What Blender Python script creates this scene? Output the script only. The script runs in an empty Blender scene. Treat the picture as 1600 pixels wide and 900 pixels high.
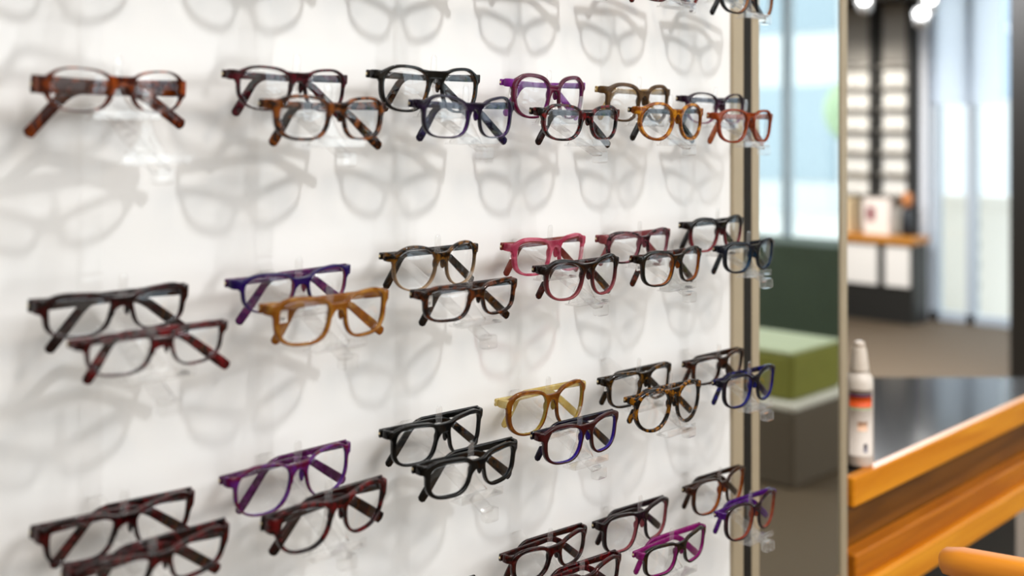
import bpy, math, random
from mathutils import Vector, Matrix, geometry

random.seed(7)
sc = bpy.context.scene
COL = sc.collection
PI = math.pi


# ------------------------------------------------------------------ helpers
def hexc(h):
    v = [int(h[i:i + 2], 16) / 255 for i in (0, 2, 4)]
    return tuple(c / 12.92 if c <= .04045 else ((c + .055) / 1.055) ** 2.4 for c in v) + (1,)


def tag(o, label=None, cat=None, group=None, kind=None):
    if label: o['label'] = label
    if cat: o['category'] = cat
    if group: o['group'] = group
    if kind: o['kind'] = kind
    return o


def empty(name, loc=(0, 0, 0), rot=(0, 0, 0)):
    o = bpy.data.objects.new(name, None)
    o.empty_display_size = .02
    o.location = loc
    o.rotation_euler = rot
    COL.objects.link(o)
    return o


def obj(name, data, mats, parent=None, smooth=True):
    """data = (verts, faces[, material indices]) -> one linked mesh object"""
    me = bpy.data.meshes.new(name)
    me.from_pydata([tuple(v) for v in data[0]], [], data[1])
    me.update()
    for m in (mats if isinstance(mats, (list, tuple)) else [mats]):
        me.materials.append(m)
    if len(data) > 2:
        me.polygons.foreach_set('material_index', data[2])
    me.polygons.foreach_set('use_smooth', [smooth] * len(me.polygons))
    o = bpy.data.objects.new(name, me)
    COL.objects.link(o)
    if parent: o.parent = parent
    return o


def box(x0, x1, y0, y1, z0, z1, b=0.0):
    """box with chamfered edges"""
    if b <= 0:
        v = [(x, y, z) for z in (z0, z1) for (x, y) in ((x0, y0), (x1, y0), (x1, y1), (x0, y1))]
        f = [(3, 2, 1, 0), (4, 5, 6, 7), (0, 1, 5, 4), (1, 2, 6, 5), (2, 3, 7, 6), (3, 0, 4, 7)]
        return v, f
    b = min(b, (x1 - x0) * .45, (y1 - y0) * .45, (z1 - z0) * .45)
    rings = []
    v = []

    def ring(ix, z):
        pts = [(x0 + ix + b, y0 + ix), (x1 - ix - b, y0 + ix), (x1 - ix, y0 + ix + b), (x1 - ix, y1 - ix - b),
               (x1 - ix - b, y1 - ix), (x0 + ix + b, y1 - ix), (x0 + ix, y1 - ix - b), (x0 + ix, y0 + ix + b)]
        s = len(v)
        v.extend((x, y, z) for x, y in pts)
        rings.append(range(s, s + 8))
    ring(b * .9, z0); ring(0, z0 + b); ring(0, z1 - b); ring(b * .9, z1)
    f = [tuple(reversed(rings[0])), tuple(rings[3])]
    for a, c in zip(rings, rings[1:]):
        for i in range(8):
            j = (i + 1) % 8
            f.append((a[i], a[j], c[j], c[i]))
    return v, f


def join(*parts):
    V, F = [], []
    for p in parts:
        n = len(V)
        V += [tuple(q) for q in p[0]]
        F += [tuple(i + n for i in f) for f in p[1]]
    return V, F


def sweep(cs, hint, A, B, n=14, ex=5.0, cap=.75):
    """closed tube along points cs; A = width along hint, B = width across it; superellipse section"""
    cs = [Vector(c) for c in cs]
    hint = Vector(hint)
    k = len(cs)
    A = A if isinstance(A, (list, tuple)) else [A] * k
    B = B if isinstance(B, (list, tuple)) else [B] * k
    sec = []
    for i in range(n):
        t = 2 * PI * (i + .5) / n
        c, s = math.cos(t), math.sin(t)
        sec.append((math.copysign(abs(c) ** (2 / ex), c) / 2, math.copysign(abs(s) ** (2 / ex), s) / 2))
    V, F, R = [], [], []

    def ring(c, t, a, b):
        h = (hint - t * hint.dot(t)).normalized()
        g = t.cross(h)
        s0 = len(V)
        for p, q in sec:
            V.append(c + h * (p * a) + g * (q * b))
        R.append(range(s0, s0 + n))
    for i in range(k):
        t = (cs[min(i + 1, k - 1)] - cs[max(i - 1, 0)]).normalized()
        if i == 0:
            e = min(A[0], B[0]) * .12
            ring(cs[0] - t * 0, t, A[0] * cap, B[0] * cap)
            ring(cs[0] + t * e, t, A[0], B[0])
        elif i == k - 1:
            e = min(A[i], B[i]) * .12
            ring(cs[i] - t * e, t, A[i], B[i])
            ring(cs[i], t, A[i] * cap, B[i] * cap)
        else:
            ring(cs[i], t, A[i], B[i])
    for a, b in zip(R, R[1:]):
        for i in range(n):
            j = (i + 1) % n
            F.append((a[i], a[j], b[j], b[i]))
    F.append(tuple(reversed(R[0])))
    F.append(tuple(R[-1]))
    return V, F


def lathe(prof, n=32):
    V, F = [], []
    for r, z in prof:
        for i in range(n):
            a = 2 * PI * i / n
            V.append((r * math.cos(a), r * math.sin(a), z))
    for k in range(len(prof) - 1):
        for i in range(n):
            j = (i + 1) % n
            F.append((k * n + i, k * n + j, (k + 1) * n + j, (k + 1) * n + i))
    F.append(tuple(reversed(range(n))))
    F.append(tuple(range((len(prof) - 1) * n, len(prof) * n)))
    return V, F


def prism(poly, z0, z1):
    n = len(poly)
    V = [(x, y, z0) for x, y in poly] + [(x, y, z1) for x, y in poly]
    F = [tuple(reversed(range(n))), tuple(range(n, 2 * n))]
    F += [(i, (i + 1) % n, (i + 1) % n + n, i + n) for i in range(n)]
    return V, F


# ---------------------------------------------------------------- materials
def newmat(name):
    m = bpy.data.materials.new(name)
    m.use_nodes = True
    nt = m.node_tree
    nt.nodes.clear()
    out = nt.nodes.new('ShaderNodeOutputMaterial')
    return m, nt, out


def N(nt, t, **kw):
    n = nt.nodes.new('ShaderNode' + t)
    for k, v in kw.items():
        if k.startswith('_'):
            setattr(n, k[1:], v)
        else:
            n.inputs[k.replace('__', ' ')].default_value = v
    return n


def simple(name, col, rough=.5, metal=0, spec=.5, noise=0.0, scale=20, coat=0, bump=0):
    """principled surface with a little procedural mottling"""
    m, nt, out = newmat(name)
    c = hexc(col) if isinstance(col, str) else col
    p = N(nt, 'BsdfPrincipled', Roughness=rough, Metallic=metal)
    p.inputs['Specular IOR Level'].default_value = spec
    p.inputs['Coat Weight'].default_value = coat
    p.inputs['Base Color'].default_value = c
    if noise or bump:
        tc = N(nt, 'TexCoord')
        nz = N(nt, 'TexNoise', Scale=scale, Detail=4.0)
        nt.links.new(tc.outputs['Object'], nz.inputs['Vector'])
        if noise:
            mx = N(nt, 'MixRGB', _blend_type='MULTIPLY', Fac=noise)
            mx.inputs['Color1'].default_value = c
            nt.links.new(nz.outputs['Fac'], mx.inputs['Color2'])
            nt.links.new(mx.outputs['Color'], p.inputs['Base Color'])
        if bump:
            bp = N(nt, 'Bump', Strength=bump, Distance=.002)
            nt.links.new(nz.outputs['Fac'], bp.inputs['Height'])
            nt.links.new(bp.outputs['Normal'], p.inputs['Normal'])
    nt.links.new(p.outputs[0], out.inputs[0])
    return m


def wood(name, c1, c2, rough=.35, axis=0):
    m, nt, out = newmat(name)
    tc = N(nt, 'TexCoord')
    mp = N(nt, 'Mapping')
    sca = [45.0, 45.0, 45.0]
    sca[axis] = 2.5
    mp.inputs['Scale'].default_value = sca
    nz = N(nt, 'TexNoise', Scale=1.0, Detail=5.0, Distortion=.6)
    rp = N(nt, 'ValToRGB')
    rp.color_ramp.elements[0].position = .35
    rp.color_ramp.elements[0].color = hexc(c1)
    rp.color_ramp.elements[1].position = .68
    rp.color_ramp.elements[1].color = hexc(c2)
    p = N(nt, 'BsdfPrincipled', Roughness=rough)
    nt.links.new(tc.outputs['Object'], mp.inputs['Vector'])
    nt.links.new(mp.outputs[0], nz.inputs['Vector'])
    nt.links.new(nz.outputs['Fac'], rp.inputs['Fac'])
    nt.links.new(rp.outputs[0], p.inputs['Base Color'])
    nt.links.new(p.outputs[0], out.inputs[0])
    return m


def acetate(name, c1, c2=None, scale=130, lo=.46, hi=.63, grad=None, tr=.12, rough=.1):
    """polished frame plastic: tortoise flecks of c1 / c2, optional fade of colour from brow to bottom, part see-through"""
    m, nt, out = newmat(name)
    L = nt.links.new
    tc = N(nt, 'TexCoord')
    nz = N(nt, 'TexNoise', Scale=scale, Detail=2.5, Distortion=.8)
    L(tc.outputs['Object'], nz.inputs['Vector'])
    rp = N(nt, 'ValToRGB')
    rp.color_ramp.elements[0].position = lo
    rp.color_ramp.elements[0].color = hexc(c1)
    rp.color_ramp.elements[1].position = hi
    rp.color_ramp.elements[1].color = hexc(c2 or c1)
    L(nz.outputs['Fac'], rp.inputs['Fac'])
    colr = rp.outputs[0]
    deep = .52 if tr < .3 else .85
    if grad:
        gcol, ztop, zbot = grad
        sx = N(nt, 'SeparateXYZ')
        L(tc.outputs['Object'], sx.inputs[0])
        mr = N(nt, 'MapRange')
        mr.inputs['From Min'].default_value = ztop
        mr.inputs['From Max'].default_value = zbot
        L(sx.outputs['Z'], mr.inputs['Value'])
        mx = N(nt, 'MixRGB')
        mx.inputs['Color2'].default_value = hexc(gcol)
        L(mr.outputs[0], mx.inputs['Fac'])
        L(colr, mx.inputs['Color1'])
        colr = mx.outputs[0]
    p = N(nt, 'BsdfPrincipled', Roughness=rough)
    p.inputs['Coat Weight'].default_value = .12 if rough < .2 else 0
    p.inputs['Specular IOR Level'].default_value = .4
    p.inputs['Coat Roughness'].default_value = .05
    dk = N(nt, 'MixRGB', _blend_type='MULTIPLY', Fac=1.0)
    dk.inputs['Color2'].default_value = (deep, deep, deep, 1)
    L(colr, dk.inputs['Color1'])
    L(dk.outputs[0], p.inputs['Base Color'])
    gm = N(nt, 'Gamma', Gamma=.7)
    L(colr, gm.inputs['Color'])
    tb = N(nt, 'BsdfTransparent')
    L(gm.outputs[0], tb.inputs['Color'])
    ms = N(nt, 'MixShader', Fac=tr)
    L(p.outputs[0], ms.inputs[1])
    L(tb.outputs[0], ms.inputs[2])
    L(ms.outputs[0], out.inputs[0])
    return m


def clear(name, tint=(1, 1, 1, 1), refl=(1, 1, 1, 1), ior=1.5, gain=1.0, haze=0.0, rough=0.0):
    """thin clear plastic or glass: see-through with mirror reflections by angle, a trace of haze"""
    m, nt, out = newmat(name)
    L = nt.links.new
    fr = N(nt, 'Fresnel', IOR=ior)
    ge = N(nt, 'NewGeometry')
    mi = N(nt, 'MapRange')                       # same reflectance from either side of the sheet
    mi.inputs['To Min'].default_value = ior
    mi.inputs['To Max'].default_value = 1 / ior
    L(ge.outputs['Backfacing'], mi.inputs['Value'])
    L(mi.outputs[0], fr.inputs['IOR'])
    mul = N(nt, 'Math', _operation='MULTIPLY', _use_clamp=True)
    mul.inputs[1].default_value = gain
    L(fr.outputs[0], mul.inputs[0])
    tb = N(nt, 'BsdfTransparent', Color=tint)
    gl = N(nt, 'BsdfGlossy', Color=refl, Roughness=rough)
    ms = N(nt, 'MixShader')
    L(mul.outputs[0], ms.inputs[0])
    L(tb.outputs[0], ms.inputs[1])
    L(gl.outputs[0], ms.inputs[2])
    res = ms
    if haze:
        df = N(nt, 'BsdfDiffuse', Color=(.9, .9, .9, 1))
        m2 = N(nt, 'MixShader', Fac=haze)
        L(ms.outputs[0], m2.inputs[1])
        L(df.outputs[0], m2.inputs[2])
        res = m2
    L(res.outputs[0], out.inputs[0])
    return m


def emit(name, col, s):
    m, nt, out = newmat(name)
    e = N(nt, 'Emission', Color=col, Strength=s)
    nt.links.new(e.outputs[0], out.inputs[0])
    return m


LENS = clear('lens_glass', (.997, .998, .998, 1), (.88, .94, 1, 1), 1.5, .85)
ACRYL = clear('clear_acrylic', (.985, .982, .978, 1), (1, 1, 1, 1), 1.45, 1.7, haze=.045, rough=.04)
RAILM = clear('clear_rail', (.996, .995, .994, 1), (1, 1, 1, 1), 1.3, .6, rough=.02)
METAL = simple('hinge_metal', 'd9c9a0', .25, 1)
TAGM = simple('tag_card', 'f4f2ee', .6)
TAGINK = simple('tag_ink', '3a3a40', .6)
WALLM = simple('white_panel_paint', 'eae9e7', .42, noise=.03, scale=3)
ALU = simple('champagne_aluminium', 'a99a80', .45, .1, noise=.1, scale=30)
DARKCH = simple('dark_channel', '1e1a15', .6, spec=.2)

# ------------------------------------------------------------------- camera
EYE = 1.33
cam = bpy.data.cameras.new('camera')
cam.sensor_width = 36
cam.lens = 36 * 1722 / 1600
cam.shift_y = -240 / 1600
cam.dof.use_dof = True
cam.dof.focus_distance = 1.21
cam.dof.aperture_fstop = 2.6
cam.clip_start = .01
co = bpy.data.objects.new('camera', cam)
COL.objects.link(co)
co.location = (0, 0, EYE)
co.rotation_euler = (PI / 2, 0, math.atan2(.7044, .7098) - PI / 2)
sc.camera = co

# ------------------------------------------------------ the display wall
WY = .905                                   # face of the white panel
o = obj('wall_display', box(-1.6, 1.363, WY, WY + .05, 0, 2.62), WALLM, smooth=False)
tag(o, 'white display panel that carries the rows of eyeglasses', kind='structure')
for i, (a, b, d, m) in enumerate(((1.363, 1.39, -.006, ALU), (1.39, 1.412, -.0055, DARKCH), (1.412, 1.433, -.006, ALU),
                                  (1.690, 1.712, -.001, ALU))):
    o = obj('trim_%d' % (i + 1), box(a, b, WY + d, WY + .055, 0, 2.62, .0015), m, smooth=False)
    tag(o, kind='structure')
MIR, nt_, out_ = newmat('mirror_silver')
g_ = N(nt_, 'BsdfGlossy', Color=(.86, .9, .88, 1), Roughness=.0)
nt_.links.new(g_.outputs[0], out_.inputs[0])
root = empty('mirror', (1.5615, WY + .006, 1.33))
tag(root, 'tall narrow mirror set in the wall between two beige metal strips', 'mirror')
obj('mirror_glass', box(-.128, .128, -.004, .0, -1.28, 1.25), MIR, root, False)
obj('backing_board', box(-.128, .128, .0, .04, -1.28, 1.25), DARKCH, root, False)

# --------------------------------------------------------------- eyeglasses
NSEG = 72


def spow(v, p):
    return math.copysign(abs(v) ** p, v)


def lens_outline(P, grow=0.0):
    a, b = P['a'], P['b']
    pts = []
    for i in range(NSEG):
        t = 2 * PI * i / NSEG
        c, s = math.cos(t), math.sin(t)
        n = P['nt'] if s > 0 else P['nb']
        x, y = a * spow(c, 2 / n), b * spow(s, 2 / n)
        d = (1 - y / b) / 2
        x *= 1 - (P['tn'] if x < 0 else P['tt']) * d
        if y > 0:
            y += P['cat'] * b * (x / a) * (y / b)
        else:
            y += P['low'] * b * (x / a) * (-y / b)
        pts.append(Vector((x, y)))
    return pts


def normals(pts):
    n = len(pts)
    area = sum(pts[i].x * pts[(i + 1) % n].y - pts[(i + 1) % n].x * pts[i].y for i in range(n))
    sg = 1 if area > 0 else -1
    res = []
    for i in range(n):
        t = pts[(i + 1) % n] - pts[i - 1]
        t = t.normalized() if t.length > 1e-9 else Vector((1, 0))
        res.append(Vector((t.y, -t.x)) * sg)      # outward
    return res


def bez(p, c, q, k=7):
    return [p * (1 - t) ** 2 + c * 2 * t * (1 - t) + q * t * t for t in [i / k for i in range(1, k)]]


def front_mesh(P):
    inner = lens_outline(P)
    nrm = normals(inner)
    outer = []
    for p, n in zip(inner, nrm):
        r = (P['rt'] * max(n.y, 0) ** 2 + P['rb'] * max(-n.y, 0) ** 2 + P['ro'] * max(n.x, 0) ** 2 + P['rn'] * max(-n.x, 0) ** 2)
        outer.append(p + n * r)
    off = Vector((P['cx'], P['cy']))
    inner = [p + off for p in inner]
    outer = [p + off for p in outer]
    ve, eh, ew = P['ve'], P['eh'], P['ew']
    for p in outer:                                  # brow end swells towards the end piece
        if p.x > P['cx']:
            k = min(1.0, (p.x - P['cx']) / P['a'])
            p.x += ew * k * math.exp(-((p.y - ve) / (eh * .62)) ** 4)
    h = NSEG // 2
    order = [outer[(h - i) % NSEG] for i in range(NSEG + 1)]      # nasal mid -> top -> temple side -> bottom -> nasal mid
    bt, bb = P['bh'] / 2, -P['bh'] / 2
    i0 = next((i for i in range(h // 2 + 4) if order[i].y > bt * 1.15), h // 2)
    i1 = next((i for i in range(NSEG, h + h // 2 - 4, -1) if order[i].y < bb * 1.5 - .001), h + h // 2)
    A, B = order[i0], order[i1]
    path = [Vector((0, bt))] + bez(Vector((0, bt)), Vector((A.x * .55, bt * .92)), A) + order[i0:i1 + 1]
    path += bez(B, Vector((B.x * .62, bb * .95)), Vector((0, bb))) + [Vector((0, bb))]
    full = path + [Vector((-p.x, p.y)) for p in reversed(path[1:-1])]
    clean = [full[0]]
    for p in full[1:]:
        if (p - clean[-1]).length > 1e-5: clean.append(p)
    conts = [clean, inner, [Vector((-p.x, p.y)) for p in inner]]
    W2, sag, d, bv = P['W'] / 2, P['sag'], P['d'], P['bv']

    def place(p, w):
        return (p.x, sag * (p.x / W2) ** 2 - w, p.y)
    prof = [(bv, -d), (bv * .3, -d + bv * .3), (0, -d + bv), (0, -bv), (bv * .3, -bv * .3), (bv, 0)]
    V, F, M = [], [], []
    fr, bk = [], []
    for ci, c in enumerate(conts):
        nm = normals(c)
        sg = -1 if ci == 0 else 1
        n = len(c)
        base = len(V)
        for ins, w in prof:
            for p, q in zip(c, nm):
                V.append(place(p + q * sg * ins, w))
        for k in range(5):
            for i in range(n):
                j = (i + 1) % n
                F.append((base + k * n + i, base + k * n + j, base + (k + 1) * n + j, base + (k + 1) * n + i))
                M.append(1 if (ci > 0 and k < 4) or k < 2 else 0)
        fr += [(p + q * sg * bv, base + 5 * n + i) for i, (p, q) in enumerate(zip(c, nm))]
        bk += [(p + q * sg * bv, base + i) for i, (p, q) in enumerate(zip(c, nm))]
    ls = [len(c) for c in conts]
    for src, mi in ((fr, 0), (bk, 1)):
        polys, s0 = [], 0
        for l in ls:
            polys.append([Vector((p.x, p.y, 0)) for p, _ in src[s0:s0 + l]])
            s0 += l
        for tri in geometry.tessellate_polygon(polys):
            F.append(tuple(src[i][1] for i in tri))
            M.append(mi)
    return V, F, M


def fix_normals(o):
    import bmesh
    bm = bmesh.new()
    bm.from_mesh(o.data)
    bmesh.ops.recalc_face_normals(bm, faces=bm.faces)
    bm.to_mesh(o.data)
    bm.free()


def lens_mesh(P, sign):
    pts = lens_outline(P)
    nm = normals(pts)
    pts = [p + n * .0004 for p, n in zip(pts, nm)]
    W2 = P['W'] / 2
    V, F = [], []
    rings = [1.0, .8, .6, .4, .2]
    th = .0014
    for side in (0, 1):
        base = len(V)
        for r in rings:
            for p in pts:
                x, y = (P['cx'] + p.x * r) * sign, P['cy'] + p.y * r
                dome = .0016 * (1 - r * r)
                V.append((x, P['sag'] * (x / W2) ** 2 + P['d'] * .45 + side * th - dome, y))
        cxx = P['cx'] * sign
        V.append((cxx, P['sag'] * (cxx / W2) ** 2 + P['d'] * .45 + side * th - .0016, P['cy']))
        n = NSEG
        for k in range(len(rings) - 1):
            for i in range(n):
                j = (i + 1) % n
                F.append((base + k * n + i, base + k * n + j, base + (k + 1) * n + j, base + (k + 1) * n + i))
        c = base + len(rings) * n
        for i in range(n):
            F.append((base + (len(rings) - 1) * n + i, base + (len(rings) - 1) * n + (i + 1) % n, c))
    half = len(rings) * NSEG + 1
    for i in range(NSEG):
        j = (i + 1) % NSEG
        F.append((i, j, half + j, half + i))
    return V, F


def temple_mesh(P, sign, order):
    """folded temple: from its hinge (sign -1 = left of picture) across behind the lenses, tip bent down"""
    W2, ew = P['W'] / 2, P['ew']
    x0 = -(W2 + ew + P['butt'])
    y0 = P['sag'] + P['d'] + .0085
    y1 = y0 + (.003 if sign < 0 else P['deep'])
    v0, ang, Ls, Lt = P['ve'], math.radians(P['bend'] if sign < 0 else P['bend2']), P['ls'] if sign < 0 else P['ls2'], P['lt'] if sign < 0 else P['lt2']
    slope = P['slope']
    cs, hs = [], []
    for i in range(7):
        k = i / 6
        cs.append((x0 + Ls * k, v0 + slope * k, k * .85))
        hs.append(P['th'] + (P['thm'] - P['th']) * k)
    x, v, a = cs[-1][0], cs[-1][1], math.atan2(slope, Ls)
    steps = 9
    for i in range(1, steps + 1):
        k = i / steps
        aa = a - ang * min(1, k * 2.4)
        x += Lt / steps * math.cos(aa)
        v += Lt / steps * math.sin(aa)
        cs.append((x, v, .85 + .15 * k))
        hs.append(P['thm'] + (P['tip'] - P['thm']) * math.sin(min(1, k * 1.05) * PI / 2) * (1.0 if i < steps else .82))
    hs.append(P['tip'] * .45)
    cs.append((x + .0022 * math.cos(a - ang), v + .0022 * math.sin(a - ang), 1.0))
    pts = [((-sign) * px, y0 + (y1 - y0) * k, pv) for px, pv, k in cs]
    tk = [.0036] * 7 + [.0034] * (len(pts) - 8) + [.0022]
    return sweep(pts, (0, 1, 0), tk, hs, n=16, ex=4.5)


def ellipsoid(c, r, n=14, k=8):
    V, F = [], []
    for j in range(1, k):
        t = PI * j / k
        for i in range(n):
            a = 2 * PI * i / n
            V.append((c[0] + r[0] * math.sin(t) * math.cos(a), c[1] + r[1] * math.sin(t) * math.sin(a), c[2] + r[2] * math.cos(t)))
    for j in range(k - 2):
        for i in range(n):
            q = (i + 1) % n
            F.append((j * n + i, (j + 1) * n + i, (j + 1) * n + q, j * n + q))
    F.append(tuple(range(n)))
    F.append(tuple(reversed(range((k - 2) * n, (k - 1) * n))))
    return V, F


BASE = dict(nt=2.9, nb=2.6, tn=.25, tt=.12, cat=.08, low=.0, rt=.0030, rb=.0020, ro=.0030, rn=.0023, dbl=.0078,
            bh=.0060, eh=.0092, ew=.0034, th=.0076, thm=.0054, tip=.0090, d=.0044, bv=.0007, sag=.0088, bend=36, ls=.080, lt=.069, bend2=58, ls2=.081, lt2=.045, deep=.015,
             slope=-.002, butt=.0028, pitch=5, roll=0.0, order=0, tag=0, tr=.12, rough=.1, scale=130, ttr=None, vef=.27, lo=.46, hi=.63)
GL = {}


def make_glasses(key, pos, spec, label):
    s, z, W, yaw, H, vc = pos
    h = .79 if key.endswith('F') else .838
    P = dict(BASE)
    P.update(spec)
    for q, f in (('rt', 1.12), ('rb', 1.25), ('ro', 1.22), ('rn', 1.35)):
        P[q] *= f
    top = max(vc + H / 2, P['bh'] / 2 + .0045)
    bot = vc - H / 2
    P['W'] = W
    P['a'] = (W / 2 - P['dbl'] / 2 - P['ro'] - P['rn']) / 2
    P['b'] = (top - bot - P['rt'] - P['rb']) / 2
    P['cx'] = P['dbl'] / 2 + P['rn'] + P['a']
    P['cy'] = (top - P['rt'] + bot + P['rb']) / 2
    P['ve'] = (top + bot) / 2 + P['vef'] * (top - bot)
    c1, c2 = P['c']
    grad = (P['grad'], top - .3 * (top - bot), bot + .08 * (top - bot)) if P.get('grad') else None
    nm = 'acetate_' + key
    m0 = acetate(nm, c1, c2, P['scale'], P['lo'], P['hi'], grad=grad, tr=P['tr'], rough=P['rough'])
    if P.get('ci'):
        ci = P['ci']
        m1 = acetate(nm + '_inside', ci[0], ci[1], P['scale'], tr=P['tr'], rough=P['rough'])
    else:
        m1 = m0
    if P.get('ct'):
        ct = P['ct']
        mt = acetate(nm + '_temple', ct[0], ct[1], P['scale'], tr=P['ttr'] if P['ttr'] is not None else P['tr'], rough=P['rough'])
    else:
        mt = m0 if not grad else acetate(nm + '_temple', c1, c2, P['scale'], tr=P['tr'], rough=P['rough'])
    root = empty('eyeglasses', (s, h, z), (math.radians(P['pitch']), math.radians(P['roll']), math.radians(yaw)))
    tag(root, label, 'glasses', 'eyeglasses on the white display wall')
    fix_normals(obj('frame_front', front_mesh(P), [m0, m1], root))
    W2 = W / 2
    wr = P['sag'] + P['d'] * .5
    for sg in (-1, 1):
        fix_normals(obj('lens', lens_mesh(P, sg), LENS, root))
        e = P['ew']
        path = [(sg * (W2 - .0045), wr - P['sag'] * .12, P['ve']), (sg * (W2 + e * .3), wr, P['ve']),
                (sg * (W2 + e - .0006), wr + .0022, P['ve']),
                (sg * (W2 + e), wr + .006, P['ve']), (sg * (W2 + e), P['sag'] + P['d'] + .0062, P['ve'])]
        fix_normals(obj('end_piece', sweep(path, (0, 0, 1), [P['eh'] * .9, P['eh'], P['eh'], P['eh'] * .95, P['th'] * .98],
                                           [.0034, .0036, .0036, .0036, .0034], ex=5), mt if P.get('ept') else m0, root))
        px = P['dbl'] / 2 + P['rn'] * .55
        fix_normals(obj('nose_pad', ellipsoid((sg * (px + .0004), P['d'] + .0012, P['cy'] + .06 * H), (.0014, .0036, .0060)), m1, root))
        od = P['order'] if sg < 0 else 1 - P['order']
        t = obj('temple', temple_mesh(P, sg, od), mt, root)
        fix_normals(t)
        xb = sg * (W2 + P['ew'] + P['butt'])
        yb = P['sag'] + P['d'] + .0085
        plates = join(*[box(min(xb + sg * .0003, xb - sg * .0006), max(xb + sg * .0003, xb - sg * .0006), yb - .0012, yb + .0012,
                            P['ve'] + q - .0012, P['ve'] + q + .0012, .0002) for q in (0,)])
        obj('hinge', plates, METAL, t, False)
    if P['tag']:
        tx = -W2 + .019
        ty = P['sag'] + P['d'] + .0118
        tz = P['ve'] - P['th'] / 2
        g = obj('price_tag', box(tx - .0065, tx + .0065, ty, ty + .0004, tz - .012, tz - .0015), TAGM, root, False)
        bars = join(*[box(tx - .0045 + i * .0013, tx - .0045 + i * .0013 + .0006, ty - .0001, ty, tz - .0105, tz - .007) for i in range(7)])
        obj('barcode', bars, TAGINK, g, False)
    GL[key] = (root, P, s, h, z, bot)
    return root


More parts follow.
